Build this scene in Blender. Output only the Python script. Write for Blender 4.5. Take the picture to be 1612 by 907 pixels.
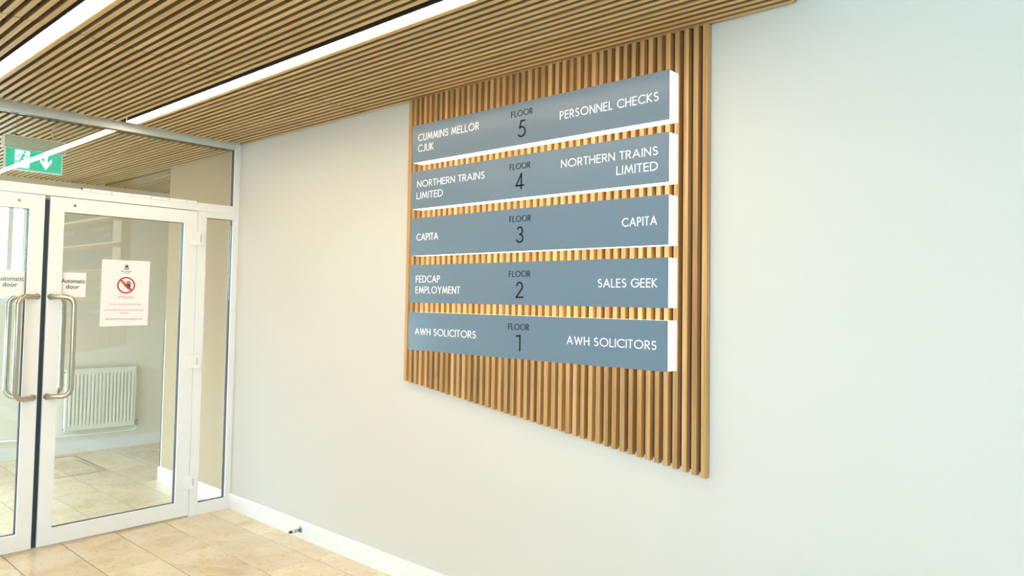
import bpy, math, random
from mathutils import Vector, Matrix
random.seed(7)
for o in list(bpy.data.objects): bpy.data.objects.remove(o)
S = bpy.context.scene
COL = S.collection
R = math.radians

# ------------------------------------------------------------------ camera
cam = bpy.data.cameras.new('camera'); camo = bpy.data.objects.new('camera', cam); COL.objects.link(camo)
S.camera = camo
yaw, pitch, roll = R(48.5826), R(2.318), R(.906)
fw = Vector((-math.cos(yaw)*math.cos(pitch), math.sin(yaw)*math.cos(pitch), math.sin(pitch)))
rt = fw.cross(Vector((0, 0, 1))).normalized(); up = rt.cross(fw)
r2 = rt*math.cos(roll)+up*math.sin(roll); u2 = -rt*math.sin(roll)+up*math.cos(roll)
mw = Matrix((r2, u2, -fw)).transposed().to_4x4(); mw.translation = Vector((4.9393, -2.6026, 1.5106))
camo.matrix_world = mw
cam.sensor_fit = 'HORIZONTAL'; cam.sensor_width = 36
cam.lens = 1139.55/1612*36
cam.shift_y = -(453.5-426.45)/1612
cam.clip_start = .05

# ------------------------------------------------------------------ light and exposure
W = bpy.data.worlds.new('daylight'); S.world = W; W.use_nodes = True
bg = W.node_tree.nodes['Background']
bg.inputs[0].default_value = (.54, .77, 1, 1); bg.inputs[1].default_value = 6.4
def portal(name, loc, rot, sx, sy):
    l = bpy.data.lights.new(name, 'AREA'); l.shape = 'RECTANGLE'; l.size = sx; l.size_y = sy
    l.cycles.is_portal = True
    o = bpy.data.objects.new(name, l); COL.objects.link(o); o.location = loc; o.rotation_euler = rot
portal('portal_side', (6.0, -6.0, 2.15), (R(90), 0, 0), 3.4, 2.5)
portal('portal_front', (3.3, -6.0, 1.7), (R(90), 0, 0), .8, 1.6)
portal('portal_lobby', (-2.83, -1.4, 1.88), (0, R(-90), 0), .95, 1.6)
portal('portal_lobby_side', (-1.5, -2.47, .72), (R(90), 0, 0), 2.5, 1.25)
vs = S.view_settings
vs.view_transform = 'Standard'; vs.look = 'None'; vs.gamma = 1; vs.use_curve_mapping = False
vs.exposure = 1.27
LAMP = 9.5       # ceiling strips
GLOW = .52      # sign boxes

# ------------------------------------------------------------------ materials
def s2l(c):
    return tuple(((v/255)/12.92 if v/255 <= .04045 else ((v/255+.055)/1.055)**2.4) for v in c)
def mat(name, rgb, rough=.5, metal=0, spec=.5, emit=0, ecol=None, coat=0):
    m = bpy.data.materials.new(name); m.use_nodes = True
    b = m.node_tree.nodes['Principled BSDF']
    b.inputs['Base Color'].default_value = (*s2l(rgb), 1)
    b.inputs['Roughness'].default_value = rough; b.inputs['Metallic'].default_value = metal
    b.inputs['Specular IOR Level'].default_value = spec; b.inputs['Coat Weight'].default_value = coat
    if emit:
        b.inputs['Emission Color'].default_value = (*(ecol or (1, 1, 1)), 1); b.inputs['Emission Strength'].default_value = emit
    return m
def N(m, t, **k):
    n = m.node_tree.nodes.new(t)
    for a, v in k.items(): setattr(n, a, v)
    return n
def LK(m, a, b): m.node_tree.links.new(a, b)
def noise(m, scale, detail=4, vec=None, stretch=None, rnd=True):
    tc = N(m, 'ShaderNodeTexCoord'); mp = N(m, 'ShaderNodeMapping')
    if stretch: mp.inputs['Scale'].default_value = stretch
    LK(m, tc.outputs['Object'], mp.inputs['Vector'])
    if rnd:
        oi = N(m, 'ShaderNodeObjectInfo'); mul = N(m, 'ShaderNodeMath', operation='MULTIPLY'); mul.inputs[1].default_value = 37
        LK(m, oi.outputs['Random'], mul.inputs[0]); LK(m, mul.outputs[0], mp.inputs['Location'])
    n = N(m, 'ShaderNodeTexNoise'); n.inputs['Scale'].default_value = scale; n.inputs['Detail'].default_value = detail
    LK(m, mp.outputs[0], n.inputs['Vector']); return n
def ramp(m, src, stops):
    r = N(m, 'ShaderNodeValToRGB')
    while len(r.color_ramp.elements) < len(stops): r.color_ramp.elements.new(.5)
    for e, (p, c) in zip(r.color_ramp.elements, stops): e.position = p; e.color = (*s2l(c), 1)
    LK(m, src, r.inputs[0]); return r
def bump(m, src, strength, dist=.002):
    b = N(m, 'ShaderNodeBump'); b.inputs['Strength'].default_value = strength; b.inputs['Distance'].default_value = dist
    LK(m, src, b.inputs['Height']); LK(m, b.outputs[0], m.node_tree.nodes['Principled BSDF'].inputs['Normal'])
def wood(name, a, b, c, axis, rough=.5, vary=.25):
    m = mat(name, b, rough, spec=.3)
    st = [60, 60, 60]; st[axis] = 2.2
    n = noise(m, 1, 5, stretch=tuple(st)); rp = ramp(m, n.outputs[0], [(.3, a), (.52, b), (.72, c)])
    oi = N(m, 'ShaderNodeObjectInfo'); mr = N(m, 'ShaderNodeMapRange')
    mr.inputs['To Min'].default_value = 1-vary; mr.inputs['To Max'].default_value = 1+vary*.45
    hs = N(m, 'ShaderNodeHueSaturation')
    LK(m, oi.outputs['Random'], mr.inputs[0]); LK(m, mr.outputs[0], hs.inputs['Value']); LK(m, rp.outputs[0], hs.inputs['Color'])
    LK(m, hs.outputs[0], m.node_tree.nodes['Principled BSDF'].inputs['Base Color'])
    bump(m, n.outputs[0], .15, .001); return m

def paint(name, rgb, rough=.75):
    m = mat(name, rgb, rough, spec=.25)
    n = noise(m, 180, 3, rnd=False); bump(m, n.outputs[0], .05, .001); return m
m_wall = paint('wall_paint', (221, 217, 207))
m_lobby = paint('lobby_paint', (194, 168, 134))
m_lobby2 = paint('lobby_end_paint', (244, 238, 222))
m_white = mat('white_gloss_paint', (246, 246, 242), .35)
m_ceilw = paint('white_ceiling_paint', (240, 240, 234))
m_frame = mat('white_powder_coat', (248, 249, 249), .38)
m_rail = mat('rail_powder_coat', (224, 226, 216), .4)
m_gasket = mat('black_rubber', (24, 34, 40), .5)
m_brush = mat('brush_seal', (38, 60, 72), .6)
m_steel = mat('brushed_steel', (196, 186, 168), .24, 1)
m_chrome = mat('satin_chrome', (190, 192, 190), .25, 1)
m_black = mat('black_channel', (30, 29, 27), .6)
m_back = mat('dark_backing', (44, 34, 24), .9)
m_rod = mat('black_rod', (16, 18, 20), .5)
m_cwood = wood('ceiling_slat_wood', (200, 164, 112), (218, 184, 130), (232, 200, 148), 0, .5, .07)
m_cshade = wood('ceiling_slat_shaded_side', (142, 116, 80), (162, 134, 94), (176, 148, 108), 0, .6, .07)  # darker copy of the slat wood, shade between slats put into its colour
m_pwood = wood('panel_slat_wood', (180, 132, 80), (207, 161, 104), (226, 186, 133), 2, .45, .2)
m_sign = mat('blue_grey_acrylic', (114, 136, 153), .22, spec=.5)
m_opal = mat('opal_acrylic', (250, 250, 246), .3, emit=GLOW, ecol=(1, .86, .72))
m_wlet = mat('white_lettering', (252, 246, 244), .4, emit=.1, ecol=(1, .97, .95))
m_blet = mat('black_lettering', (14, 20, 26), .6, spec=.2)
m_lamp = mat('lamp_diffuser', (250, 250, 250), .4, emit=LAMP, ecol=(1, .80, .56))
m_paper = mat('paper', (250, 250, 250), .6)
m_ink = mat('dark_ink', (40, 44, 50), .6)
m_ink2 = mat('grey_ink', (60, 96, 104), .6)
m_red = mat('red_print', (214, 58, 44), .6)
m_redt = mat('red_text', (214, 110, 104), .6)
m_rad = mat('radiator_enamel', (246, 244, 232), .4)
m_green = mat('exit_green', (0, 140, 112), .4, emit=.31, ecol=(.01, .62, .42))
m_exwhite = mat('exit_white', (240, 250, 246), .4, emit=.55, ecol=(.9, 1, .96))
m_house = mat('grey_green_housing', (176, 188, 176), .4)
m_edge = mat('acrylic_edge', (225, 235, 228), .3)
m_cable = mat('grey_cable', (205, 206, 198), .4)
m_grout = mat('grout', (120, 104, 82), .9)
m_rubber = mat('dark_rubber', (38, 38, 42), .6)
m_ground = mat('pale_paving', (205, 205, 200), .8)

def tile_mat():
    m = mat('limestone', (226, 205, 168), .16, spec=.5)
    n = noise(m, 3.2, 9); n.inputs['Distortion'].default_value = .6
    n.inputs['Roughness'].default_value = .62
    rp = ramp(m, n.outputs[0], [(.26, (212, 184, 144)), (.42, (230, 208, 172)), (.56, (238, 220, 188)), (.8, (244, 230, 204))])
    n2 = noise(m, 26, 6, stretch=(1, 1.6, 1)); rp2 = ramp(m, n2.outputs[0], [(.3, (186, 176, 160)), (.42, (255, 255, 255))])
    mx = N(m, 'ShaderNodeMix', data_type='RGBA', blend_type='MULTIPLY'); mx.inputs[0].default_value = .35
    LK(m, rp.outputs[0], mx.inputs[6]); LK(m, rp2.outputs[0], mx.inputs[7])
    oi = N(m, 'ShaderNodeObjectInfo'); mr = N(m, 'ShaderNodeMapRange')
    mr.inputs['To Min'].default_value = .9; mr.inputs['To Max'].default_value = 1.04
    hs = N(m, 'ShaderNodeHueSaturation'); LK(m, oi.outputs['Random'], mr.inputs[0]); LK(m, mr.outputs[0], hs.inputs['Value'])
    LK(m, mx.outputs[2], hs.inputs['Color'])
    b = m.node_tree.nodes['Principled BSDF']; LK(m, hs.outputs[0], b.inputs['Base Color'])
    rr = N(m, 'ShaderNodeMapRange'); rr.inputs['To Min'].default_value = .12; rr.inputs['To Max'].default_value = .3
    LK(m, n2.outputs[0], rr.inputs[0]); LK(m, rr.outputs[0], b.inputs['Roughness']); return m
m_tile = tile_mat()

def glass_mat(name, ior, tint):
    m = bpy.data.materials.new(name); m.use_nodes = True; nt = m.node_tree; nt.nodes.clear()
    out = N(m, 'ShaderNodeOutputMaterial'); mx = N(m, 'ShaderNodeMixShader')
    tr = N(m, 'ShaderNodeBsdfTransparent'); gl = N(m, 'ShaderNodeBsdfGlossy')
    tr.inputs[0].default_value = (*tint, 1); gl.inputs['Roughness'].default_value = 0
    fr = N(m, 'ShaderNodeFresnel'); ge = N(m, 'ShaderNodeNewGeometry'); mr = N(m, 'ShaderNodeMapRange')
    mr.inputs['To Min'].default_value = ior; mr.inputs['To Max'].default_value = 1/ior
    LK(m, ge.outputs['Backfacing'], mr.inputs[0]); LK(m, mr.outputs[0], fr.inputs['IOR'])
    LK(m, fr.outputs[0], mx.inputs[0]); LK(m, tr.outputs[0], mx.inputs[1]); LK(m, gl.outputs[0], mx.inputs[2])
    LK(m, mx.outputs[0], out.inputs[0]); return m
m_glass = glass_mat('glazing', 1.75, (.97, .985, .975))

# ------------------------------------------------------------------ mesh helpers
class MB:
    def __init__(s): s.v = []; s.f = []; s.smooth = False
    def box(s, x0, x1, y0, y1, z0, z1):
        x0, x1 = min(x0, x1), max(x0, x1); y0, y1 = min(y0, y1), max(y0, y1); z0, z1 = min(z0, z1), max(z0, z1)
        b = len(s.v)
        s.v += [(x0,y0,z0),(x1,y0,z0),(x1,y1,z0),(x0,y1,z0),(x0,y0,z1),(x1,y0,z1),(x1,y1,z1),(x0,y1,z1)]
        s.f += [tuple(b+i for i in q) for q in ((0,3,2,1),(4,5,6,7),(0,1,5,4),(1,2,6,5),(2,3,7,6),(3,0,4,7))]
        return s
    def tube(s, pts, r, n=12, cap=True):
        pts = [Vector(p) for p in pts]; rs = r if isinstance(r, (list, tuple)) else [r]*len(pts)
        b = len(s.v); ref = None
        for i, p in enumerate(pts):
            d = (pts[min(i+1, len(pts)-1)]-pts[max(i-1, 0)]).normalized()
            if ref is None: ref = d.orthogonal().normalized()
            ref = (ref-d*ref.dot(d)).normalized(); o = d.cross(ref)
            for k in range(n):
                a = 2*math.pi*k/n; q = p+(ref*math.cos(a)+o*math.sin(a))*rs[i]; s.v.append(tuple(q))
        for i in range(len(pts)-1):
            for k in range(n):
                a = b+i*n+k; c = b+i*n+(k+1) % n; s.f.append((a, c, c+n, a+n))
        if cap:
            s.f.append(tuple(b+k for k in reversed(range(n)))); e = b+(len(pts)-1)*n; s.f.append(tuple(e+k for k in range(n)))
        s.smooth = True; return s
    def prism(s, poly, fn, t0, t1):      # poly: 2-D outline (ccw); fn(u, v, t) -> 3-D
        b = len(s.v); n = len(poly)
        s.v += [tuple(fn(u, v, t0)) for u, v in poly]+[tuple(fn(u, v, t1)) for u, v in poly]
        s.f.append(tuple(b+i for i in range(n))); s.f.append(tuple(b+n+i for i in reversed(range(n))))
        for i in range(n): j = (i+1) % n; s.f.append((b+i, b+n+i, b+n+j, b+j))
        return s
    def build(s, name, m, parent=None, bevel=0, local=False):
        me = bpy.data.meshes.new(name); vv = s.v
        if parent is not None and not local:
            p = wloc(parent); vv = [(x-p[0], y-p[1], z-p[2]) for x, y, z in s.v]
        me.from_pydata(vv, [], s.f); me.validate()
        import bmesh
        bm = bmesh.new(); bm.from_mesh(me); bmesh.ops.recalc_face_normals(bm, faces=bm.faces); bm.to_mesh(me); bm.free()
        me.materials.append(m)
        if s.smooth:
            for p in me.polygons: p.use_smooth = len(p.vertices) == 4
        o = bpy.data.objects.new(name, me); COL.objects.link(o)
        if parent is not None: o.parent = parent
        if bevel:
            b = o.modifiers.new('bevel', 'BEVEL'); b.width = bevel; b.segments = 2; b.limit_method = 'ANGLE'; b.harden_normals = False
        return o
def wloc(o):
    v = Vector(o.location); p = o.parent
    while p is not None: v += p.location; p = p.parent
    return v
def box(*a): return MB().box(*a)
def empty(name, loc, rz=0):
    o = bpy.data.objects.new(name, None); COL.objects.link(o); o.location = loc; o.rotation_euler = (0, 0, rz); o.empty_display_size = .1; return o
def tag(o, label, cat, group=None):
    o['label'] = label; o['category'] = cat
    if group: o['group'] = group
    return o
def struct(o, label, cat):
    o['kind'] = 'structure'; o['label'] = label; o['category'] = cat; return o
def arc(cx, cy, rx, ry, a0, a1, n=14):
    return [(cx+rx*math.cos(R(a0+(a1-a0)*i/n)), cy+ry*math.sin(R(a0+(a1-a0)*i/n))) for i in range(n+1)]
def fillet(pts, r, n=8):
    out = [Vector(pts[0])]
    for a, b, c in zip(pts, pts[1:], pts[2:]):
        a, b, c = Vector(a), Vector(b), Vector(c); d1 = (a-b).normalized(); d2 = (c-b).normalized()
        ang = d1.angle(d2)/2; t = r/math.tan(ang); p0 = b+d1*t; p1 = b+d2*t
        cen = b+(d1+d2).normalized()*(r/math.sin(ang)); v0 = p0-cen; v1 = p1-cen; th = v0.angle(v1)
        for i in range(n+1):
            k = i/n; out.append(cen+(v0*math.sin((1-k)*th)+v1*math.sin(k*th))/math.sin(th))
    out.append(Vector(pts[-1])); return out

# ------------------------------------------------------------------ room shell
H = 2.60
wr = MB().box(-1.16, 8.0, 0, .14, 0, 4.9).build('wall_right', m_wall)
struct(wr, 'long cream wall carrying the slatted directory panel', 'wall')
def board(x0, x1, y, z1=.106, t=.015, sgn=-1):
    m = MB(); ya = y; yb = y+sgn*t
    for (x) in (0,):
        b = len(m.v)
        prof = [(ya, 0), (yb, 0), (yb, z1-.006), (yb-sgn*.005, z1), (ya, z1)]
        m.v += [(x0, p, q) for p, q in prof]+[(x1, p, q) for p, q in prof]
        n = 5; m.f.append(tuple(range(n))); m.f.append(tuple(range(2*n-1, n-1, -1)))
        for i in range(n): j = (i+1) % n; m.f.append((i, n+i, n+j, j))
    return m
struct(board(.0, 7.98, -.0005).build('baseboard_right', m_white), 'white skirting board along the cream wall', 'baseboard')
wf = MB()
wf.box(8.0, 8.12, -6.1, .14, 0, 4.9)
struct(wf.build('wall_end', m_wall), 'plain cream wall closing the right end of the hall', 'wall')
def window(name, label, u0, u1, z0, z1, fn, nu, nz, t=.05):
    e = empty(name, fn((u0+u1)/2, z0, 0)); struct(e, label, 'window')
    m = MB()
    def bar(a0, a1, b0, b1):
        p = fn(a0, b0, -.03); q = fn(a1, b1, .03); m.box(p[0], q[0], p[1], q[1], p[2], q[2])
    for i in range(nu+1):
        u = u0+(u1-u0)*i/nu; u = min(max(u, u0+t/2), u1-t/2); bar(u-t/2, u+t/2, z0, z1)
    for i in range(nz+1):
        z = z0+(z1-z0)*i/nz; z = min(max(z, z0+t/2), z1-t/2); bar(u0+t/2, u1-t/2, z-t/2+.0005, z+t/2-.0005)
    m.build('window_frame', m_frame, e)
    for i in range(nu):
        for j in range(nz):
            p = fn(u0+(u1-u0)*i/nu+t*.5, z0+(z1-z0)*j/nz+t*.5, -.004); q = fn(u0+(u1-u0)*(i+1)/nu-t*.5, z0+(z1-z0)*(j+1)/nz-t*.5, .004)
            box(p[0], q[0], p[1], q[1], p[2], q[2]).build('glass_pane', m_glass, e)
    return e
wn = MB()
wn.box(0, 8.12, -6.12, -6, 0, .9); wn.box(0, 2.9, -6.12, -6, .9, 4.9); wn.box(3.7, 4.3, -6.12, -6, .9, 4.9); wn.box(7.7, 8.12, -6.12, -6, .9, 4.9)
wn.box(2.9, 3.7, -6.12, -6, 2.5, 4.9); wn.box(4.3, 7.7, -6.12, -6, 3.4, 4.9)
struct(wn.build('wall_left', m_wall), 'cream wall opposite the directory panel', 'wall')
window('window_3', 'white framed glazing opposite the directory panel', 2.9, 3.7, .9, 2.5, lambda u, z, d: (u, -6.06+d, z), 1, 1)
window('window_4', 'tall white framed glazing opposite the blank stretch of cream wall', 4.3, 7.7, .9, 3.4, lambda u, z, d: (u, -6.06+d, z), 4, 2)
# wall beyond the glazed screen's far side
struct(MB().box(-.12, 0, -6.1, -2.42, 0, 2.75).build('wall_entrance', m_wall), 'cream wall continuing left of the glazed screen', 'wall')

# roof over the tall part, and plain soffits
struct(MB().box(4.1, 8.12, -6.12, .14, 4.9, 5.0).build('roof', m_ceilw), 'white roof high over the right end', 'ceiling')
struct(MB().box(4.0, 4.095, -6.12, 0, 2.635, 4.9).build('trim_1', mat('grey_trim', (140, 138, 128), .6)), 'grey closing trim at the end of the slatted ceiling', 'trim')
struct(MB().box(4.0955, 4.105, -6.12, 0, 2.632, 4.9).build('trim_3', m_ceilw), 'white fascia board facing the tall end of the hall', 'trim')

# slatted ceiling of the hall -----------------------------------------
PITCH = .0423; SW = .0225; SH = .036; YC0 = -.741; ZP = .851
ceil = empty('ceiling', (2, -1.7, H)); struct(ceil, 'timber slatted ceiling with light strips let into it', 'ceiling')
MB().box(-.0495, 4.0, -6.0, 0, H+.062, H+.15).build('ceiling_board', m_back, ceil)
MB().box(.0, 4.0, -6.0, -3.42, H+.01, H+.06).build('plain_soffit', m_ceilw, ceil)
def xstart(y): return .047-.04*(y+.5) if y < -.5 else .047
def xjoint(y): return 1.490-.055*y
def slat_part(parent, x0, x1, yc, z, jit=True):
    L = x1-x0
    if 'slat' not in CACHE:
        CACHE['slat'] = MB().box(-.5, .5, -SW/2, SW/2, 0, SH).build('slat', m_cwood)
        o = CACHE['slat']; o.data.materials.append(m_cshade)
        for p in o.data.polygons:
            if p.normal.z > -.5: p.material_index = 1      # plain wood underside, gap shade painted on the other faces
    else:
        o = CACHE['slat'].copy(); COL.objects.link(o)
    o.parent = parent; p = wloc(parent)
    j = random.uniform(-.0009, .0009) if jit else 0
    o.location = ((x0+x1)/2-p.x, yc+j-p.y, z+random.uniform(-.0008, .0008)-p.z); o.scale = (L, 1, 1); return o
CACHE = {}
for zone in range(4):
    for k in range(18):
        y = YC0-ZP*zone+PITCH*k+(.018 if zone == 2 else 0)
        if y-SW/2 < -3.42: continue
        xj = xjoint(y)
        slat_part(ceil, xstart(y), xj-.003, y, H); slat_part(ceil, xj+.003, 3.998, y, H)
for xr in [.26+.2975*i for i in range(13)]:
    for zone in range(4):
        yb = YC0-ZP*zone
        MB().tube([(xr, yb-.02, H+.020), (xr, yb+17*PITCH+.02 if zone else -.006, H+.020)], .0048, 6).build('dowel', m_rod, ceil)

def strip_light(i, label, x0=.09, x1=3.99):
    y = -.786-ZP*i
    e = empty('linear_ceiling_light', ((x0+x1)/2, y, H)); tag(e, label, 'ceiling light', 'light strips let into the slatted ceiling')
    c = MB(); c.box(x0-.025, x1, y-.060 if i == 1 else y-.074, y-.055 if i == 1 else y-.068, H+.004, H+.058); c.box(x0-.025, x1, y+.031, y+.033, H+.004, H+.058)
    c.box(x0-.025, x1, y-.068, y+.031, H+.052, H+.058); c.box(x0-.025, x0-.02, y-.068, y+.031, H+.004, H+.052)
    c.build('housing', m_black, e)
    MB().box(x0, x1-.002, y-.034, y+.030, H+.001, H+.0035).build('diffuser', m_lamp, e)
    MB().box(x0, x1-.002, y-.030, y+.030, H+.004, H+.051).build('lamp_body', m_black, e)
    MB().box(x0-.008, x0-.0005, y-.034, y+.030, H+.001, H+.03).build('end_cap', m_rail, e)
strip_light(0, 'white light strip ending above the glazed screen, nearest the directory panel')
strip_light(1, 'white light strip cut off by the top left corner of the photo')
strip_light(2, 'white light strip farthest from the directory panel, beyond the left edge')

# ------------------------------------------------------------------ floor
floor = empty('floor', (0, 0, 0)); struct(floor, 'polished cream limestone tiled floor', 'floor')
MB().box(-3.2, 8.1, -6.1, 1.6, -.12, -.004).build('floor_bed', m_grout, floor)
TX, TY, X0, Y0 = .6216, .3003, .05, -.1595
GAPX, GAPY = .0022, .005
def tile(x0, x1, y0, y1):
    w, l = x1-x0, y1-y0; key = ('tile', round(w, 3), round(l, 3))
    if key not in CACHE:
        b = .0012; m = MB(); a, c = w/2, l/2
        m.v = [(-a,-c,-.01),(a,-c,-.01),(a,c,-.01),(-a,c,-.01),(-a,-c,-b),(a,-c,-b),(a,c,-b),(-a,c,-b),(-a+b,-c+b,0),(a-b,-c+b,0),(a-b,c-b,0),(-a+b,c-b,0)]
        m.f = [(0,3,2,1)]+[(i, (i+1) % 4, 4+(i+1) % 4, 4+i) for i in range(4)]+[(4+i, 4+(i+1) % 4, 8+(i+1) % 4, 8+i) for i in range(4)]+[(8, 9, 10, 11)]
        o = m.build('tile', m_tile); CACHE[key] = o
    else:
        o = CACHE[key].copy(); COL.objects.link(o)
    o.parent = floor; o.location = ((x0+x1)/2, (y0+y1)/2, random.uniform(-.0002, .0002)); return o
xs = [.0, X0]+[X0+TX*i for i in range(1, 13)]+[8.0]
ys = [-.0]+[Y0-TY*k for k in range(0, 20)]
far = MB()
def far_tile(x0, x1, y0, y1): far.box(x0, x1, y0, y1, -.01, 0)
for i in range(len(xs)-1):
    for j in range(len(ys)-1):
        a, b, c, d = xs[i]+GAPX/2, xs[i+1]-GAPX/2, ys[j+1]+GAPY/2, ys[j]-GAPY/2
        if xs[i+1] < 5.8 and ys[j+1] > -4.3: tile(a, b, c, d)
        else: far_tile(a, b, c, d)
xl = [0]+[-.545-.617*i for i in range(5)]
yl = [1.44]+[Y0+TY*k for k in range(5, -1, -1)]+[Y0-TY*k for k in range(1, 10)]
for i in range(len(xl)-1):
    for j in range(len(yl)-1):
        tile(xl[i+1]+GAPX/2, xl[i]-GAPX/2 - (.0 if i else .0), yl[j+1]+GAPY/2, yl[j]-GAPY/2)
fo = far.build('distant_tiles', m_tile, floor); fo['kind'] = 'stuff'
# floor hatch frame in the lobby
hf = MB()
def strip2(a, b, w):
    a = Vector(a); b = Vector(b); d = (b-a).normalized(); n = Vector((-d.y, d.x))*w/2
    hf.prism([tuple(a-n), tuple(b-n), tuple(b+n), tuple(a+n)], lambda u, v, t: (u, v, t), .0006, .0018)
strip2((-2.60, -.185), (-1.80, -.185), .007); strip2((-2.42, -.222), (-1.82, -.212), .005)
strip2((-2.60, -.62), (-2.60, -.19), .006); strip2((-1.775, -.62), (-1.775, -.19), .006); strip2((-2.60, -.62), (-1.775, -.62), .006)
hf.build('hatch_frame', mat('hatch_metal', (96, 100, 92), .5), floor)

# ------------------------------------------------------------------ lobby behind the screen
SL = math.atan(.0536)
LW = empty('wall_far', (-2.737, 0, 0), -SL); struct(LW, 'pale lobby end wall behind the radiator', 'wall')
lw = MB()
lw.box(-.14, 0, -2.5, 1.6, 0, 1.413); lw.box(-.14, 0, -2.5, 1.6, 2.36, 2.8); lw.box(-.14, 0, -.565, 1.6, 1.413, 2.36); lw.box(-.14, 0, -2.5, -2.25, 1.413, 2.36)
lw.build('wall_surface', m_lobby2, LW, local=True)
bb = MB(); bb.box(0.0005, .016, -2.43, 1.55, 0, .108); bb.build('skirting_board', m_white, LW, local=True)
w5 = empty('window_1', (-2.737, 0, 0), -SL); struct(w5, 'bright white framed window seen through the left door leaf', 'window')
m = MB(); y0, y1, z0, z1 = -2.25, -.565, 1.413, 2.36; t = .05
m.box(-.13, -.07, y0, y1, z0, z0+t); m.box(-.13, -.07, y0, y1, z1-t, z1)
for yy in (y0+t/2, -1.72, -1.22, -.70, y1-.02): m.box(-.13, -.07, yy-.02, yy+.02, z0+t+.0005, z1-t-.0005)
m.build('window_frame', m_frame, w5, local=True)
MB().box(-.104, -.098, y0+.02, y1-.01, z0+.02, z1-.02).build('glass_pane', m_glass, w5, local=True)
MB().box(-.069, .03, y0-.02, y1+.02, z0-.02, z0-.0005+.006).build('window_sill', m_white, w5, local=True)
struct(MB().box(-3.0, -.05, -2.52, -2.45, 0, .1).box(-3.0, -2.75, -2.52, -2.45, .1, 2.8).box(-.25, -.05, -2.52, -2.45, .1, 2.8).box(-2.75, -.25, -2.52, -2.45, 1.35, 2.8).build('wall_lobby_left', m_lobby2), 'pale lobby side wall left of the doors', 'wall')
window('window_6', 'added white framed lobby glazing, unseen beyond the left edge', -2.75, -.25, .1, 1.35, lambda u, z, d: (u, -2.485+d, z), 3, 1)  # unseen opening, added and sized to let more daylight into the lobby
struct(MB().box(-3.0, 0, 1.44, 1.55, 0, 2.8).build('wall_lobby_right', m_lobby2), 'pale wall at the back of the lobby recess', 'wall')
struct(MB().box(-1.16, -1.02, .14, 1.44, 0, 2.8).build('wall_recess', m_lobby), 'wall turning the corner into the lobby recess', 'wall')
bl = board(-1.175, -.07, -.0005); bl.box(-1.175, -1.1605, -.0, 1.43, 0, .106)
struct(bl.build('baseboard_lobby', m_white), 'white skirting board round the lobby corner', 'baseboard')
struct(MB().box(-1.1725, -1.1605, -.0025, .05, .107, 1.30).box(-1.1725, -1.145, -.0025, -.0005, .107, 1.30).build('trim_2', m_white), 'white corner guard on the lobby wall corner', 'trim')
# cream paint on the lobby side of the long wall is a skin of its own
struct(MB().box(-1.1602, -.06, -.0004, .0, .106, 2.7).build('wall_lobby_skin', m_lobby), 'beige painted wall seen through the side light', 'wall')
HL = 2.56
lc = empty('ceiling_lobby', (-1.4, -.7, HL)); struct(lc, 'timber slatted ceiling of the lobby', 'ceiling')
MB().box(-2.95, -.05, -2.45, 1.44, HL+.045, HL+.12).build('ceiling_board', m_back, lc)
for k in range(91):
    y = -2.45+PITCH*k
    xa, xb = -2.737+.0536*y+.006, -.085
    if y > 0: xb = -1.165 if y < .15 else -1.165
    if abs(y) < .02: continue
    slat_part(lc, xa, xb, y+.01, HL)

e = empty('linear_ceiling_light', (-1.4, -1.95, HL)); tag(e, 'added white light strip on the lobby ceiling, unseen left of the doors', 'ceiling light')  # unseen strip added to brighten the lobby floor and walls
MB().box(-2.5, -.3, -1.99, -1.91, HL-.03, HL-.0005).build('housing', m_frame, e)
MB().box(-2.5, -.3, -1.985, -1.915, HL-.034, HL-.0305).build('diffuser', m_lamp, e)

# radiator ------------------------------------------------------------
RAD = empty('radiator', (-2.737+.0536*.06, .06, 0), -SL); tag(RAD, 'white ribbed panel radiator on the lobby end wall', 'radiator')
ya, yb, za, zb_ = -.302, .306, .217, .787
m = MB(); n = 18; prof = []
P_ = (yb-ya-.03)/n
for i in range(n):
    s0 = ya+.015+P_*i
    prof += [(s0, .078), (s0+P_*.18, .078), (s0+P_*.36, .092), (s0+P_*.82, .092)]
prof.append((yb-.015, .078))
zs = [za+.0, za+.035, za+.055, zb_-.055, zb_-.035, zb_]
b = len(m.v); npf = len(prof)
for q, z in enumerate(zs):
    for (yy, xx) in prof: m.v.append((xx if q in (2, 3) else .084 if q in (1, 4) else .078, yy, z))
for q in range(len(zs)-1):
    for i in range(npf-1): a = b+q*npf+i; m.f.append((a, a+1, a+1+npf, a+npf))
m.box(.03, .078, ya+.004, yb-.004, za, zb_); m.box(.03, .088, ya, ya+.014, za-.002, zb_+.004); m.box(.03, .088, yb-.014, yb, za-.002, zb_+.004); m.box(.026, .09, ya, yb, zb_+.0, zb_+.008)
m.build('radiator_panel', m_rad, RAD, local=True)
MB().tube([(.055, yb-.01, .232), (.055, yb+.03, .232)], .009, 10).tube([(.055, yb+.026, .21), (.055, yb+.026, .262)], [.011, .013], 10).build('valve', m_chrome, RAD, local=True)
MB().tube(fillet([(.055, yb+.026, .214), (.055, yb+.026, .165), (.045, yb-.15, .160), (.045, -1.2, .195)], .025, 6), .0075, 10).build('pipe', m_white, RAD, local=True)
MB().tube([(.055, ya+.012, .235), (.055, ya-.012, .235)], .008, 8).build('plug', m_steel, RAD, local=True)
MB().tube([(.055, ya+.01, .765), (.055, ya-.016, .765)], .008, 8).build('bleed_valve', m_steel, RAD, local=True)
for q in (-.2, .17): MB().box(.0005, .03, q, q+.03, .3, .7).build('bracket', m_white, RAD, local=True)

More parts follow.
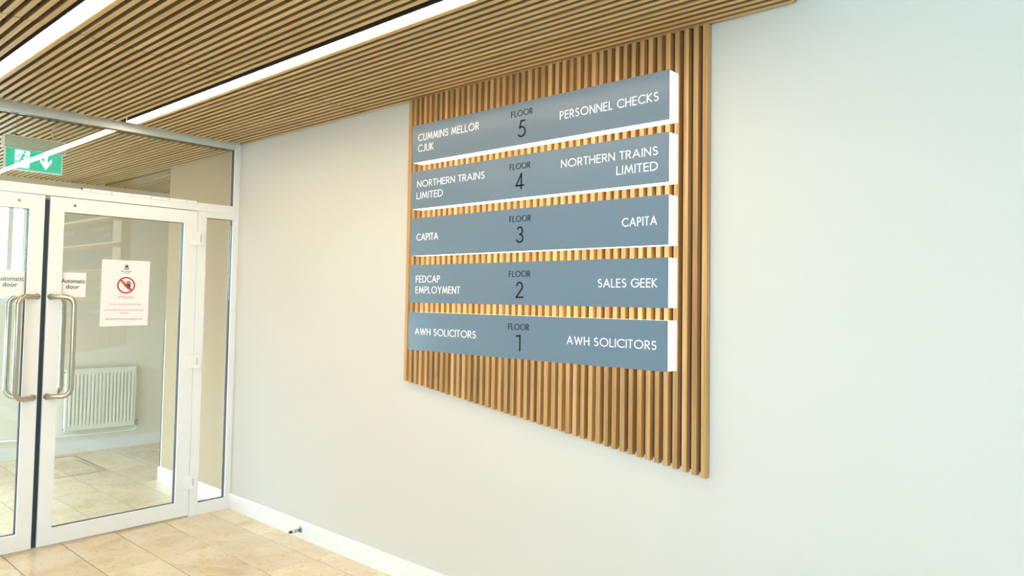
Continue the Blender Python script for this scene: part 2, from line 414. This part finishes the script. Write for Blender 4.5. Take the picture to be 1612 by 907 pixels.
# ------------------------------------------------------------------ glazed screen and doors
D0, D1 = -.055, 0     # depth of the aluminium sections
GX0, GX1 = -.034, -.026
scr = empty('window_5', (0, -1.2, 0)); struct(scr, 'white aluminium glazed screen around the double doors', 'glazed screen')
MB().box(D0, D1, -.0405, -.0005, 0, H+.0615).build('corner_post', m_frame, scr)
MB().box(D0, D1, -2.4195, -2.379, 0, H+.0615).build('corner_post', m_frame, scr)
MB().box(D0, D1, -2.3785, -.041, 2.563, H+.0615).build('top_rail', m_rail, scr)
MB().box(D0, D1, -2.3785, -.041, 2.0955, 2.152).build('header', m_frame, scr)
MB().box(D0, D1, -.297, -.2355, 0, 2.095).build('mullion', m_frame, scr)
MB().box(D0, D1, -2.1845, -2.1235, 0, 2.095).build('mullion', m_frame, scr)
for (ya, yb) in ((-.235, -.041), (-2.3785, -2.185)):
    MB().box(D0, D1, ya, yb, 0, .080).build('bottom_rail', m_frame, scr)
    MB().box(D0, D1, ya, yb, 2.053, 2.095).build('side_head', m_frame, scr)
def pane(par, ya, yb, za, zb, thick=.003):
    p = MB().box(GX0, GX1, ya+.002, yb-.002, za+.002, zb-.002).build('glass_pane', m_glass, par)
    g = MB(); t = thick
    for (a, b, c, d) in ((ya, yb, za, za+t*.6), (ya, yb, zb-t*.6, zb), (ya, ya+t, za+t*.6, zb-t*.6), (yb-t, yb, za+t*.6, zb-t*.6)):
        g.box(GX1+.0005, GX1+.009, a+.0003, b-.0003, c+.0003, d-.0003); g.box(GX0-.012, GX0-.0005, a+.0003, b-.0003, c+.0003, d-.0003)
    g.build('gasket', m_gasket, par)
pane(scr, -.235, -.041, .080, 2.053); pane(scr, -2.3785, -2.185, .080, 2.053)
pane(scr, -2.3785, -.041, 2.152, 2.563)
mr_ = MB().box(.0, .006, -1.026, -.315, 2.1525-.010, 2.1525+.007).build('mounting_rail', m_frame, scr)
k = MB()
for i in range(6): k.tube([(.006, -.98+.12*i, 2.150), (.0068, -.98+.12*i, 2.150)], .003, 8)
k.build('screw', m_chrome, mr_)
MB().box(.0, .0062, -1.034, -1.0265, 2.1525, 2.160).build('end_stop', m_gasket, mr_)

def leaf(name, label, ya, yb, hinge_right):
    # ya < yb are the leaf's edges; glass opening inside
    e = empty(name, (0, (ya+yb)/2, .012)); struct(e, label, 'door')
    if hinge_right: ga, gb = ya+.077, yb-.090
    else: ga, gb = ya+.090, yb-.077
    f = MB(); f.box(D0, D1, ya, ga, .012, 2.090); f.box(D0, D1, gb, yb, .012, 2.090)
    f.box(D0, D1, ga, gb, .012, .107); f.box(D0, D1, ga, gb, 2.003, 2.090)
    f.build('door_frame', m_frame, e)
    pane(e, ga, gb, .107, 2.003)
    s = 1 if hinge_right else -1
    ym = (ya+.022) if hinge_right else (yb-.022)
    for sx, x in ((1, D1), (-1, D0)):
        pts = [(x+sx*.0, ym, 1.487), (x+sx*.012, ym+s*.004, 1.487), (x+sx*.066, ym+s*.108, 1.487), (x+sx*.066, ym+s*.108, .893), (x+sx*.012, ym+s*.004, .893), (x, ym, .893)]
        path = [Vector(pts[0])]+fillet(pts[1:5], .05, 8)+[Vector(pts[5])]
        h = MB().tube(path, .0155, 16).build('pull_handle', m_steel, e)
        MB().tube([(x+sx*.0002, ym, 1.487), (x+sx*.004, ym, 1.487)], .019, 16).tube([(x+sx*.0002, ym, .893), (x+sx*.004, ym, .893)], .019, 16).build('rose', m_steel, h)
    ys_ = -1.064 if hinge_right else -1.356
    q = MB().tube([(0, ys_, 2.047), (.0025, ys_, 2.047)], .009, 14).build('screw', m_chrome, e)
    MB().box(.0026, .003, ys_-.006, ys_+.006, 2.0462, 2.0478).build('slot', m_gasket, q)
    if hinge_right: hy = (-.345, -.255)
    else: hy = (-2.175, -2.085)
    for zc in (1.902, 1.058, .235):
        h = MB().box(.0, .014, hy[0], hy[1]-.016, zc-.048, zc+.048).box(.0, .020, hy[1]-.032, hy[1], zc-.05, zc+.05).build('hinge', m_frame, e, bevel=.002)
        MB().box(.0201, .0206, hy[1]-.028, hy[1]-.0255, zc-.024, zc+.024).build('slot', m_gasket, h)
    return e
d1 = leaf('door_1', 'right door leaf carrying the paper attention notice', -1.196, -.2995, True)
d2 = leaf('door_2', 'left door leaf cut by the left edge of the photo', -2.121, -1.224, False)
MB().box(D0+.004, -.010, -1.2225, -1.1975, .010, 2.072).build('brush_seal', m_brush, d1)
MB().box(D0+.01, -.004, -1.221, -1.199, 2.076, 2.081).box(D0+.01, -.004, -1.221, -1.199, 2.085, 2.089).build('top_pivot', m_chrome, d1)

# ------------------------------------------------------------------ lettering helpers
def font_mesh(text, size, bold=0, align='CENTER', sx=1):
    c = bpy.data.curves.new('t', 'FONT'); c.body = text; c.size = size; c.align_x = align; c.offset = bold; c.resolution_u = 3
    o = bpy.data.objects.new('t', c); COL.objects.link(o)
    bpy.context.view_layer.update()
    me = bpy.data.meshes.new_from_object(o.evaluated_get(bpy.context.evaluated_depsgraph_get()))
    v = [(p.co.x*sx, p.co.y) for p in me.vertices]; f = [tuple(p.vertices) for p in me.polygons]
    bpy.data.objects.remove(o); bpy.data.curves.remove(c); bpy.data.meshes.remove(me); return v, f
def font_on_x(name, text, size, y, z, x, m, parent, bold=0, width=None):
    v, f = font_mesh(text, size, bold)
    if width:
        w = max(p[0] for p in v)-min(p[0] for p in v); k_ = width/w; v = [(a*k_, b) for a, b in v]
    mid = (max(p[0] for p in v)+min(p[0] for p in v))/2
    mb = MB(); mb.v = [(x, y+a-mid, z+b) for a, b in v]; mb.f = f
    return mb.build(name, m, parent)

# monoline geometric capitals, unit cap height
def G():
    A = arc
    return {
    'A': (.78, [[(0, 0), (.39, 1), (.78, 0)], [(.14, .33), (.64, .33)]]),
    'C': (.80, [A(.50, .5, .50, .5, 48, 312, 22)]),
    'D': (.72, [[(0, 0), (0, 1)], [(0, 1), (.24, 1)]+A(.24, .5, .48, .5, 90, -90, 16)+[(0, 0)]]),
    'E': (.44, [[(.44, 1), (0, 1), (0, 0), (.44, 0)], [(0, .53), (.42, .53)]]),
    'F': (.42, [[(.42, 1), (0, 1), (0, 0)], [(0, .53), (.40, .53)]]),
    'G': (.92, [A(.50, .5, .50, .5, 45, 360, 24)+[(.60, .5)]]),
    'H': (.62, [[(0, 0), (0, 1)], [(.62, 0), (.62, 1)], [(0, .52), (.62, .52)]]),
    'I': (.0, [[(0, 0), (0, 1)]]),
    'J': (.30, [[(.30, 1), (.30, .16)]+A(.10, .16, .20, .18, 0, -120, 8)]),
    'K': (.56, [[(0, 0), (0, 1)], [(.50, 1), (.03, .52)], [(.03, .52), (.56, 0)]]),
    'L': (.40, [[(0, 1), (0, 0), (.40, 0)]]),
    'M': (.86, [[(0, 0), (.13, 1), (.43, .12), (.73, 1), (.86, 0)]]),
    'N': (.66, [[(0, 0), (0, 1), (.66, 0), (.66, 1)]]),
    'O': (1.0, [A(.5, .5, .5, .5, 0, 360, 30)]),
    'P': (.46, [[(0, 0), (0, 1)], [(0, 1), (.22, 1)]+A(.22, .73, .24, .27, 90, -90, 12)+[(0, .46)]]),
    'R': (.50, [[(0, 0), (0, 1)], [(0, 1), (.22, 1)]+A(.22, .73, .24, .27, 90, -90, 12)+[(0, .46)], [(.20, .46), (.50, 0)]]),
    'S': (.50, [A(.26, .75, .21, .25, 40, 270, 14)+A(.25, .26, .24, .26, 90, -140, 14)[1:]]),
    'T': (.46, [[(0, 1), (.46, 1)], [(.23, 1), (.23, 0)]]),
    'U': (.58, [[(0, 1), (0, .29)]+A(.29, .29, .29, .29, 180, 360, 14)+[(.58, 1)]]),
    'W': (1.06, [[(0, 1), (.27, 0), (.53, .98), (.79, 0), (1.06, 1)]]),
    'Y': (.62, [[(0, 1), (.31, .45), (.62, 1)], [(.31, .45), (.31, 0)]]),
    '1': (.30, [[(.0, .96), (.26, .96)], [(.28, 1), (.28, 0)]]),
    '2': (.60, [A(.30, .72, .26, .28, 165, -22, 14)+[(.02, 0), (.60, 0)]]),
    '3': (.56, [A(.27, .76, .22, .24, 150, -90, 14)+A(.26, .26, .28, .26, 88, -155, 16)]),
    '4': (.66, [[(.46, 0), (.46, 1), (.0, .22), (.66, .22)]]),
    '5': (.60, [[(.54, 1), (.24, 1), (.12, .55)]+A(.27, .30, .31, .31, 118, -145, 18)]),
    }
GL = G(); SPACE = .24
def ribbon(mb, pts, hw, fn, t0, t1):
    pts = [Vector(p) for p in pts]; n = len(pts)
    if n < 2: return
    closed = (pts[0]-pts[-1]).length < 1e-6
    if not closed:
        pts[0] = pts[0]-(pts[1]-pts[0]).normalized()*hw*.0; pts[-1] = pts[-1]+(pts[-1]-pts[-2]).normalized()*hw*.0
    Lp, Rp = [], []
    for i in range(n):
        if closed: a = pts[i-1] if i else pts[-2]; c = pts[i+1] if i < n-1 else pts[1]
        else: a = pts[max(i-1, 0)]; c = pts[min(i+1, n-1)]
        d1 = (pts[i]-a); d2 = (c-pts[i])
        d1 = d1.normalized() if d1.length > 1e-9 else d2.normalized(); d2 = d2.normalized() if d2.length > 1e-9 else d1
        tt = (d1+d2).normalized(); nn = Vector((-tt.y, tt.x)); k_ = hw/max(.5, nn.dot(Vector((-d1.y, d1.x))))
        Lp.append(pts[i]+nn*k_); Rp.append(pts[i]-nn*k_)
    b = len(mb.v)
    for t in (t0, t1):
        for P in (Lp, Rp):
            mb.v += [tuple(fn(p.x, p.y, t)) for p in P]
    l0, r0, l1, r1 = b, b+n, b+2*n, b+3*n
    for i in range(n-1):
        mb.f += [(l0+i, l0+i+1, r0+i+1, r0+i), (l1+i, r1+i, r1+i+1, l1+i+1), (l0+i, l1+i, l1+i+1, l0+i+1), (r0+i, r0+i+1, r1+i+1, r1+i)]
    if not closed:
        mb.f += [(l0, r0, r1, l1), (l0+n-1, l1+n-1, r1+n-1, r0+n-1)]
def split_sharp(pts):
    out, cur = [], [pts[0]]
    for i in range(1, len(pts)):
        cur.append(pts[i])
        if i < len(pts)-1:
            a = Vector(pts[i])-Vector(pts[i-1]); c = Vector(pts[i+1])-Vector(pts[i])
            if a.length > 1e-9 and c.length > 1e-9 and a.angle(c) > R(42): out.append(cur); cur = [pts[i]]
    out.append(cur); return out
def draw_text(text, x0, x1, base, h, w, y):
    """x0..x1: outer extent; w: stroke / cap height"""
    g = [GL.get(c) for c in text]; hw = w/2
    # letter side bearings tuned to a geometric sans; tracking solves for the measured width
    adv = 0; gaps = 0
    for c, q in zip(text, g):
        adv += (q[0]+w if q else SPACE-.0)
        if c == text[-1] and q is g[-1]: pass
    adv = sum((q[0]*(1-w)+w) if q else SPACE for q in g); gaps = len(text)-1
    k = (x1-x0)/h
    tr = (k-adv)/gaps if gaps else 0
    sc = 1
    if tr > .17 and gaps: sc = (k-.17*gaps)/adv; tr = .17
    if tr < .09 and gaps: sc = (k-.09*gaps)/adv; tr = .09
    if not gaps: sc = k/adv
    mb = MB(); out = [mb]; cx = 0
    fn = lambda u, v, t: (x0+u*h, y+t, base+v*h)
    for i, (c, q) in enumerate(zip(text, g)):
        if q is None: cx += SPACE*sc+tr; mb = MB(); out.append(mb); continue
        gw = q[0]*(1-w)+w
        for pl in q[1]:
            pl2 = [(px*(1-w), hw+py*(1-w)) for px, py in pl]
            for seg in split_sharp(pl2):
                seg = [Vector(p) for p in seg]
                if (seg[0]-seg[-1]).length > 1e-6:
                    e0 = (seg[0]-seg[1]).normalized(); e1 = (seg[-1]-seg[-2]).normalized()
                    ext = lambda d: hw if abs(d.x) < .08 or abs(d.y) < .08 else hw*.75
                    seg[0] = seg[0]+e0*ext(e0); seg[-1] = seg[-1]+e1*ext(e1)
                seg = [((p.x+hw)*sc+cx, p.y) for p in seg]
                ribbon(mb, seg, hw, fn, -.0015, .0)
        cx += gw*sc+tr
    return out

# ------------------------------------------------------------------ slatted wall panel
panel = empty('slatted_wall_panel', (2.77, 0, 1.0)); tag(panel, 'vertical timber slat panel with slanted bottom edge behind the sign boxes', 'wall panel')
SX0, SP, PW, PY = 1.8996, .0406, .0205, -.030
proto = None
for i in range(44):
    x = SX0+SP*i; zb = 1.0652-.0051*i; L = 2.5985-zb
    if proto is None:
        proto = MB().box(0, PW, PY+.004, 0, 0, 1).build('slat', m_pwood, panel, local=True); o = proto
    else: o = proto.copy(); COL.objects.link(o)
    o.parent = panel; o.scale = (1, 1, L); o.location = (x-2.77+random.uniform(-.0006, .0006), -.0045, zb-1.0)
bk = MB(); xe = SX0+SP*43+PW
bk.prism([(SX0+.001, 1.075), (xe-.001, 1.075-.0051*43), (xe-.001, 2.655), (SX0+.001, 2.655)], lambda u, v, t: (u, t, v), -.0042, -.0006)
bk.build('backing_board', mat('walnut_backing', (78, 52, 32), .8), panel)

# ------------------------------------------------------------------ sign boxes
BX0, BX1, YF, YB, BZ, BH, BP = 2.0171, 3.5405, -.104, -.0312, 1.2435, .1972, .2457
WT = .112; HW_ = .036
data = [
 (0, 'lit grey directory box reading FLOOR 1, lowest of the five', [('AWH SOLICITORS', 2.069, 2.511, 1.324, .0355), ('AWH SOLICITORS', 3.055, 3.493, 1.325, .0355)], '1', (2.766, 2.795)),
 (1, 'lit grey directory box reading FLOOR 2, second from the bottom', [('FEDCAP', 2.069, 2.251, 1.594, .036), ('EMPLOYMENT', 2.068, 2.397, 1.538, .036), ('SALES GEEK', 3.213, 3.494, 1.569, .036)], '2', (2.759, 2.806)),
 (2, 'lit grey directory box reading FLOOR 3, middle one of the five', [('CAPITA', 2.067, 2.231, 1.813, .036), ('CAPITA', 3.329, 3.490, 1.815, .036)], '3', (2.757, 2.803)),
 (3, 'lit grey directory box reading FLOOR 4, second from the top', [('NORTHERN TRAINS', 2.063, 2.551, 2.092, .035), ('LIMITED', 2.061, 2.261, 2.031, .036), ('NORTHERN TRAINS', 3.012, 3.493, 2.092, .035), ('LIMITED', 3.299, 3.493, 2.031, .036)], '4', (2.749, 2.801)),
 (4, 'lit grey directory box reading FLOOR 5, topmost of the five', [('CUMMINS MELLOR', 2.064, 2.507, 2.336, .038), ('CJUK', 2.063, 2.186, 2.279, .038), ('PERSONNEL CHECKS', 3.002, 3.494, 2.307, .037)], '5', (2.757, 2.807)),
]
floorx = [(2.718, 2.842), (2.718, 2.845), (2.716, 2.843), (2.712, 2.835), (2.716, 2.845)]
floorb = [1.375, 1.617, 1.870, 2.1135, 2.359]
numb = [1.2795, 1.5205, 1.7725, 2.0185, 2.261]
numh = [.0745, .0745, .076, .0765, .079]
for i, label, lines, num, nx in data:
    z0 = BZ+BP*i; e = empty('directory_sign', ((BX0+BX1)/2, YB, z0)); tag(e, label, 'sign', 'lit directory boxes on the slat panel')
    MB().box(BX0+.001, BX1-.001, YF+.003, YB, z0+.001, z0+BH-.001).build('light_box', m_opal, e)
    MB().box(BX0, BX1, YF, YF+.0028, z0, z0+BH).build('face_panel', m_sign, e)
    for (t, xa, xb, bz, hh) in lines: [w.build('lettering', m_wlet, e) for w in draw_text(t, xa, xb, bz, hh, WT, YF-.0001)]
    draw_text('FLOOR', floorx[i][0], floorx[i][1], floorb[i], .0285, .092, YF-.0001)[0].build('floor_lettering', m_blet, e)
    draw_text(num, nx[0], nx[1], numb[i], numh[i], .09, YF-.0001)[0].build('floor_number', m_blet, e)

# ------------------------------------------------------------------ papers on the glass
GS = GX1+.0006
def sheet(name, label, cat, ya, yb, za, zb, group=None, skew=0):
    e = empty(name, (GS, (ya+yb)/2, za)); tag(e, label, cat, group)
    mb = MB(); mb.prism([(ya, za), (yb+skew, za+.004 if skew else za), (yb, zb), (ya, zb)], lambda u, v, t: (t, u, v), GS, GS+.0006)
    mb.build('paper', m_paper, e); return e
a = sheet('door_notice', 'small white paper notice on the right door leaf beside the handle', 'notice', -1.1255, -.978, 1.487, 1.637)
font_on_x('lettering', 'Automatic', .036, -1.048, 1.573, GS+.0009, m_ink, a, .0005, .132)
font_on_x('lettering', 'door', .037, -1.051, 1.538, GS+.0009, m_ink, a, .0005)
a = sheet('door_notice', 'small white paper notice on the left door leaf', 'notice', -1.449, -1.3025, 1.49, 1.64)
font_on_x('lettering', 'Automatic', .037, -1.377, 1.578, GS+.0009, m_ink2, a, .0004, .138)
font_on_x('lettering', 'door', .037, -1.377, 1.543, GS+.0009, m_ink2, a, .0004)
n_ = sheet('attention_notice', 'white paper notice with red crossed out hand symbol on the right door leaf', 'notice', -.890, -.597, 1.304, 1.728, skew=-.004)
X = GS+.0009
yc = -.742
ring = MB(); cz = 1.567; ro, ri = .055, .0455
pts_o = arc(yc, cz, ro, ro*.98, 0, 360, 40); pts_i = arc(yc, cz, ri, ri*.98, 0, 360, 40)
for i in range(40):
    ring.prism([pts_i[i], pts_o[i], pts_o[i+1], pts_i[i+1]], lambda u, v, t: (t, u, v), X, X+.0003)
c45 = math.cos(R(45)); a1 = .049*c45; w_ = .0062*c45
ring.prism([(yc-a1-w_, cz+a1-w_), (yc+a1-w_, cz-a1-w_), (yc+a1+w_, cz-a1+w_), (yc-a1+w_, cz+a1+w_)], lambda u, v, t: (t, u, v), X+.0005, X+.0008)
ring.build('prohibition_symbol', m_red, n_)
hand = MB(); hx, hz = yc+.013, cz-.006
fnx = lambda u, v, t: (t, u, v)
def cap(p, q, r_):
    p = Vector(p); q = Vector(q); d = (q-p).normalized(); a0 = math.degrees(math.atan2(d.y, d.x))
    poly = [(q.x+r_*math.cos(R(a0+a)), q.y+r_*math.sin(R(a0+a))) for a in range(-90, 91, 30)]+[(p.x+r_*math.cos(R(a0+a)), p.y+r_*math.sin(R(a0+a))) for a in range(90, 271, 30)]
    hand.prism(poly, fnx, X, X+.0002)
hand.prism([(hx-.013, hz-.006), (hx-.004, hz-.018), (hx+.010, hz-.018), (hx+.015, hz+.0), (hx+.013, hz+.012), (hx-.009, hz+.012)], fnx, X, X+.0002)
cap((hx-.007, hz+.010), (hx-.010, hz+.030), .0025); cap((hx-.001, hz+.011), (hx-.001, hz+.035), .0025); cap((hx+.005, hz+.011), (hx+.008, hz+.033), .0025)
cap((hx+.011, hz+.009), (hx+.018, hz+.026), .0023); cap((hx-.010, hz-.004), (hx-.024, hz+.006), .0028)
hand.build('hand_symbol', m_ink, n_)
lg = MB(); lz = 1.690
lg.prism(arc(yc, lz-.006, .0115, .013, 0, 180, 12), fnx, X, X+.0002); lg.box(X, X+.0002, yc-.0125, yc+.0125, lz-.0105, lz-.0085)
for q in (-.011, -.004, .003, .0095): lg.box(X, X+.0002, yc+q-.0008, yc+q+.0022, lz-.018, lz-.0105)
lg.box(X, X+.0002, yc-.014, yc+.015, lz-.021, lz-.018); lg.box(X, X+.0002, yc-.001, yc+.001, lz+.007, lz+.015)
lg.build('emblem', m_ink, n_)
font_on_x('lettering', 'BRITANNIA', .013, yc, 1.652, X, m_ink, n_, 0, .062)
font_on_x('lettering', 'HOUSE', .011, yc, 1.641, X, m_ink2, n_, 0, .040)
font_on_x('lettering', 'ATTENTION', .024, yc, 1.480, X, m_redt, n_, 0, .094)
font_on_x('lettering', 'DO NOT FORCE THE DOORS OPEN', .0125, yc, 1.440, X, m_redt, n_, 0, .19)
font_on_x('lettering', 'ENTRY PERMITTED BY USE OF AN ACCESS', .0125, yc-.003, 1.402, X, m_redt, n_, 0, .235)
font_on_x('lettering', 'FOB ONLY', .0125, yc-.003, 1.385, X, m_redt, n_, 0, .057)
font_on_x('lettering', 'VISITORS TO WAIT IN RECEPTION', .014, yc-.006, 1.344, X, m_redt, n_, .0002, .225)

# ------------------------------------------------------------------ exit sign behind the transom glass
EX = -.14
ex = empty('exit_sign', (EX, -1.26, 2.235)); tag(ex, 'hanging green lit running man exit sign behind the transom glass', 'sign')
ey0, ey1, ez0, ez1 = -1.412, -1.098, 2.242, 2.445
MB().box(EX-.035, EX+.012, ey0+.004, ey1+.004, 2.377, ez1-.002).build('housing', m_house, ex, bevel=.004)
MB().box(EX-.037, EX+.014, ey0, ey1+.008, ez1-.0015, ez1+.003).build('top_plate', m_rail, ex)
MB().box(EX-.036, EX+.013, ey0-.004, ey0+.0035, 2.372, ez1-.002).build('end_cap', m_edge, ex, bevel=.002)
MB().box(EX-.036, EX+.013, ey1+.0045, ey1+.010, 2.372, ez1-.002).build('end_cap', m_edge, ex, bevel=.002)
MB().box(EX-.010, EX-.002, ey0+.006, ey1, ez0, 2.3765).build('panel', m_edge, ex)
MB().box(EX-.0018, EX+.0, ey0+.014, ey1-.008, ez0+.010, 2.3705).build('green_face', m_green, ex)
PX = EX+.0002; pc = MB(); fy = lambda u, v, t: (t, u, v)
pz0, pz1 = ez0+.018, 2.364; pu = ey0+.060
pc.box(PX, PX+.0006, pu, pu+.075, pz0, pz1); pc.build('pictogram', m_exwhite, ex)
mn = MB(); PM = PX+.0008
def limb(p, q, r0):
    p = Vector(p); q = Vector(q); d = (q-p).normalized(); n2 = Vector((-d.y, d.x))*r0
    mn.prism([tuple(p-n2), tuple(q-n2), tuple(q+n2), tuple(p+n2)], fy, PM, PM+.0006)
mx_, mz = pu+.040, pz0+.066
mn.prism(arc(mx_+.009, mz+.028, .0075, .0075, 0, 330, 11), fy, PM, PM+.0006)
limb((mx_+.006, mz+.018), (mx_-.006, mz-.010), .0065); limb((mx_+.006, mz+.015), (mx_+.018, mz+.004), .003); limb((mx_+.018, mz+.004), (mx_+.032, mz-.002), .003)
limb((mx_+.002, mz+.016), (mx_-.020, mz+.010), .003); limb((mx_-.020, mz+.010), (mx_-.030, mz-.006), .003)
limb((mx_-.004, mz-.010), (mx_+.010, mz-.026), .0045); limb((mx_+.010, mz-.026), (mx_+.004, mz-.046), .0042)
limb((mx_-.006, mz-.010), (mx_-.016, mz-.030), .0045); limb((mx_-.016, mz-.030), (mx_-.048, mz-.032), .004); limb((mx_-.048, mz-.032), (mx_-.050, mz-.024), .0035)
mn.build('running_man', m_green, ex)
ar = MB(); au, az = ey0+.222, pz0+.004
ar.prism([(au, az), (au+.030, az+.046), (au+.030, az+.070), (au+.009, az+.040), (au+.009, az+.104), (au-.009, az+.104), (au-.009, az+.040), (au-.030, az+.070), (au-.030, az+.046)], fy, PX, PX+.0006)
ar.build('arrow', m_exwhite, ex)
MB().tube([(EX-.012, ey0+.065, ez1+.002), (EX-.012, ey0+.065, HL+.03)], .0012, 6).build('suspension_wire', m_chrome, ex)
MB().box(EX-.018, EX-.006, ey0+.058, ey0+.074, ez1+.0032, ez1+.016).build('bracket', m_rubber, ex)
MB().tube(fillet([(EX-.012, ey1-.045, ez1+.002), (EX-.012, ey1-.075, ez1+.075), (EX-.012, ey1-.005, HL+.012), (EX-.012, ey1+.02, HL+.03)], .05, 8), .0042, 8).build('flex', m_cable, ex)

# ------------------------------------------------------------------ door stop on the skirting board
ds = empty('door_stop', (.925, -.0155, .053)); tag(ds, 'small steel door stop with dark rubber tip on the skirting board', 'door stop')
MB().tube([(.925, -.0156, .053), (.925, -.020, .053)], [.021, .0195], 20).build('flange', m_chrome, ds)
MB().tube([(.925, -.0202, .053), (.925, -.078, .053)], [.0105, .0095], 16).build('stem', m_chrome, ds)
MB().tube([(.925, -.0782, .053), (.925, -.094, .053)], [.0088, .0075], 16).build('rubber_tip', m_rubber, ds)

# ground outside, seen only past the windows
struct(MB().box(-40, 40, -40, 40, -.6, -.5).build('ground', m_ground), 'pale paving outside the building', 'ground')
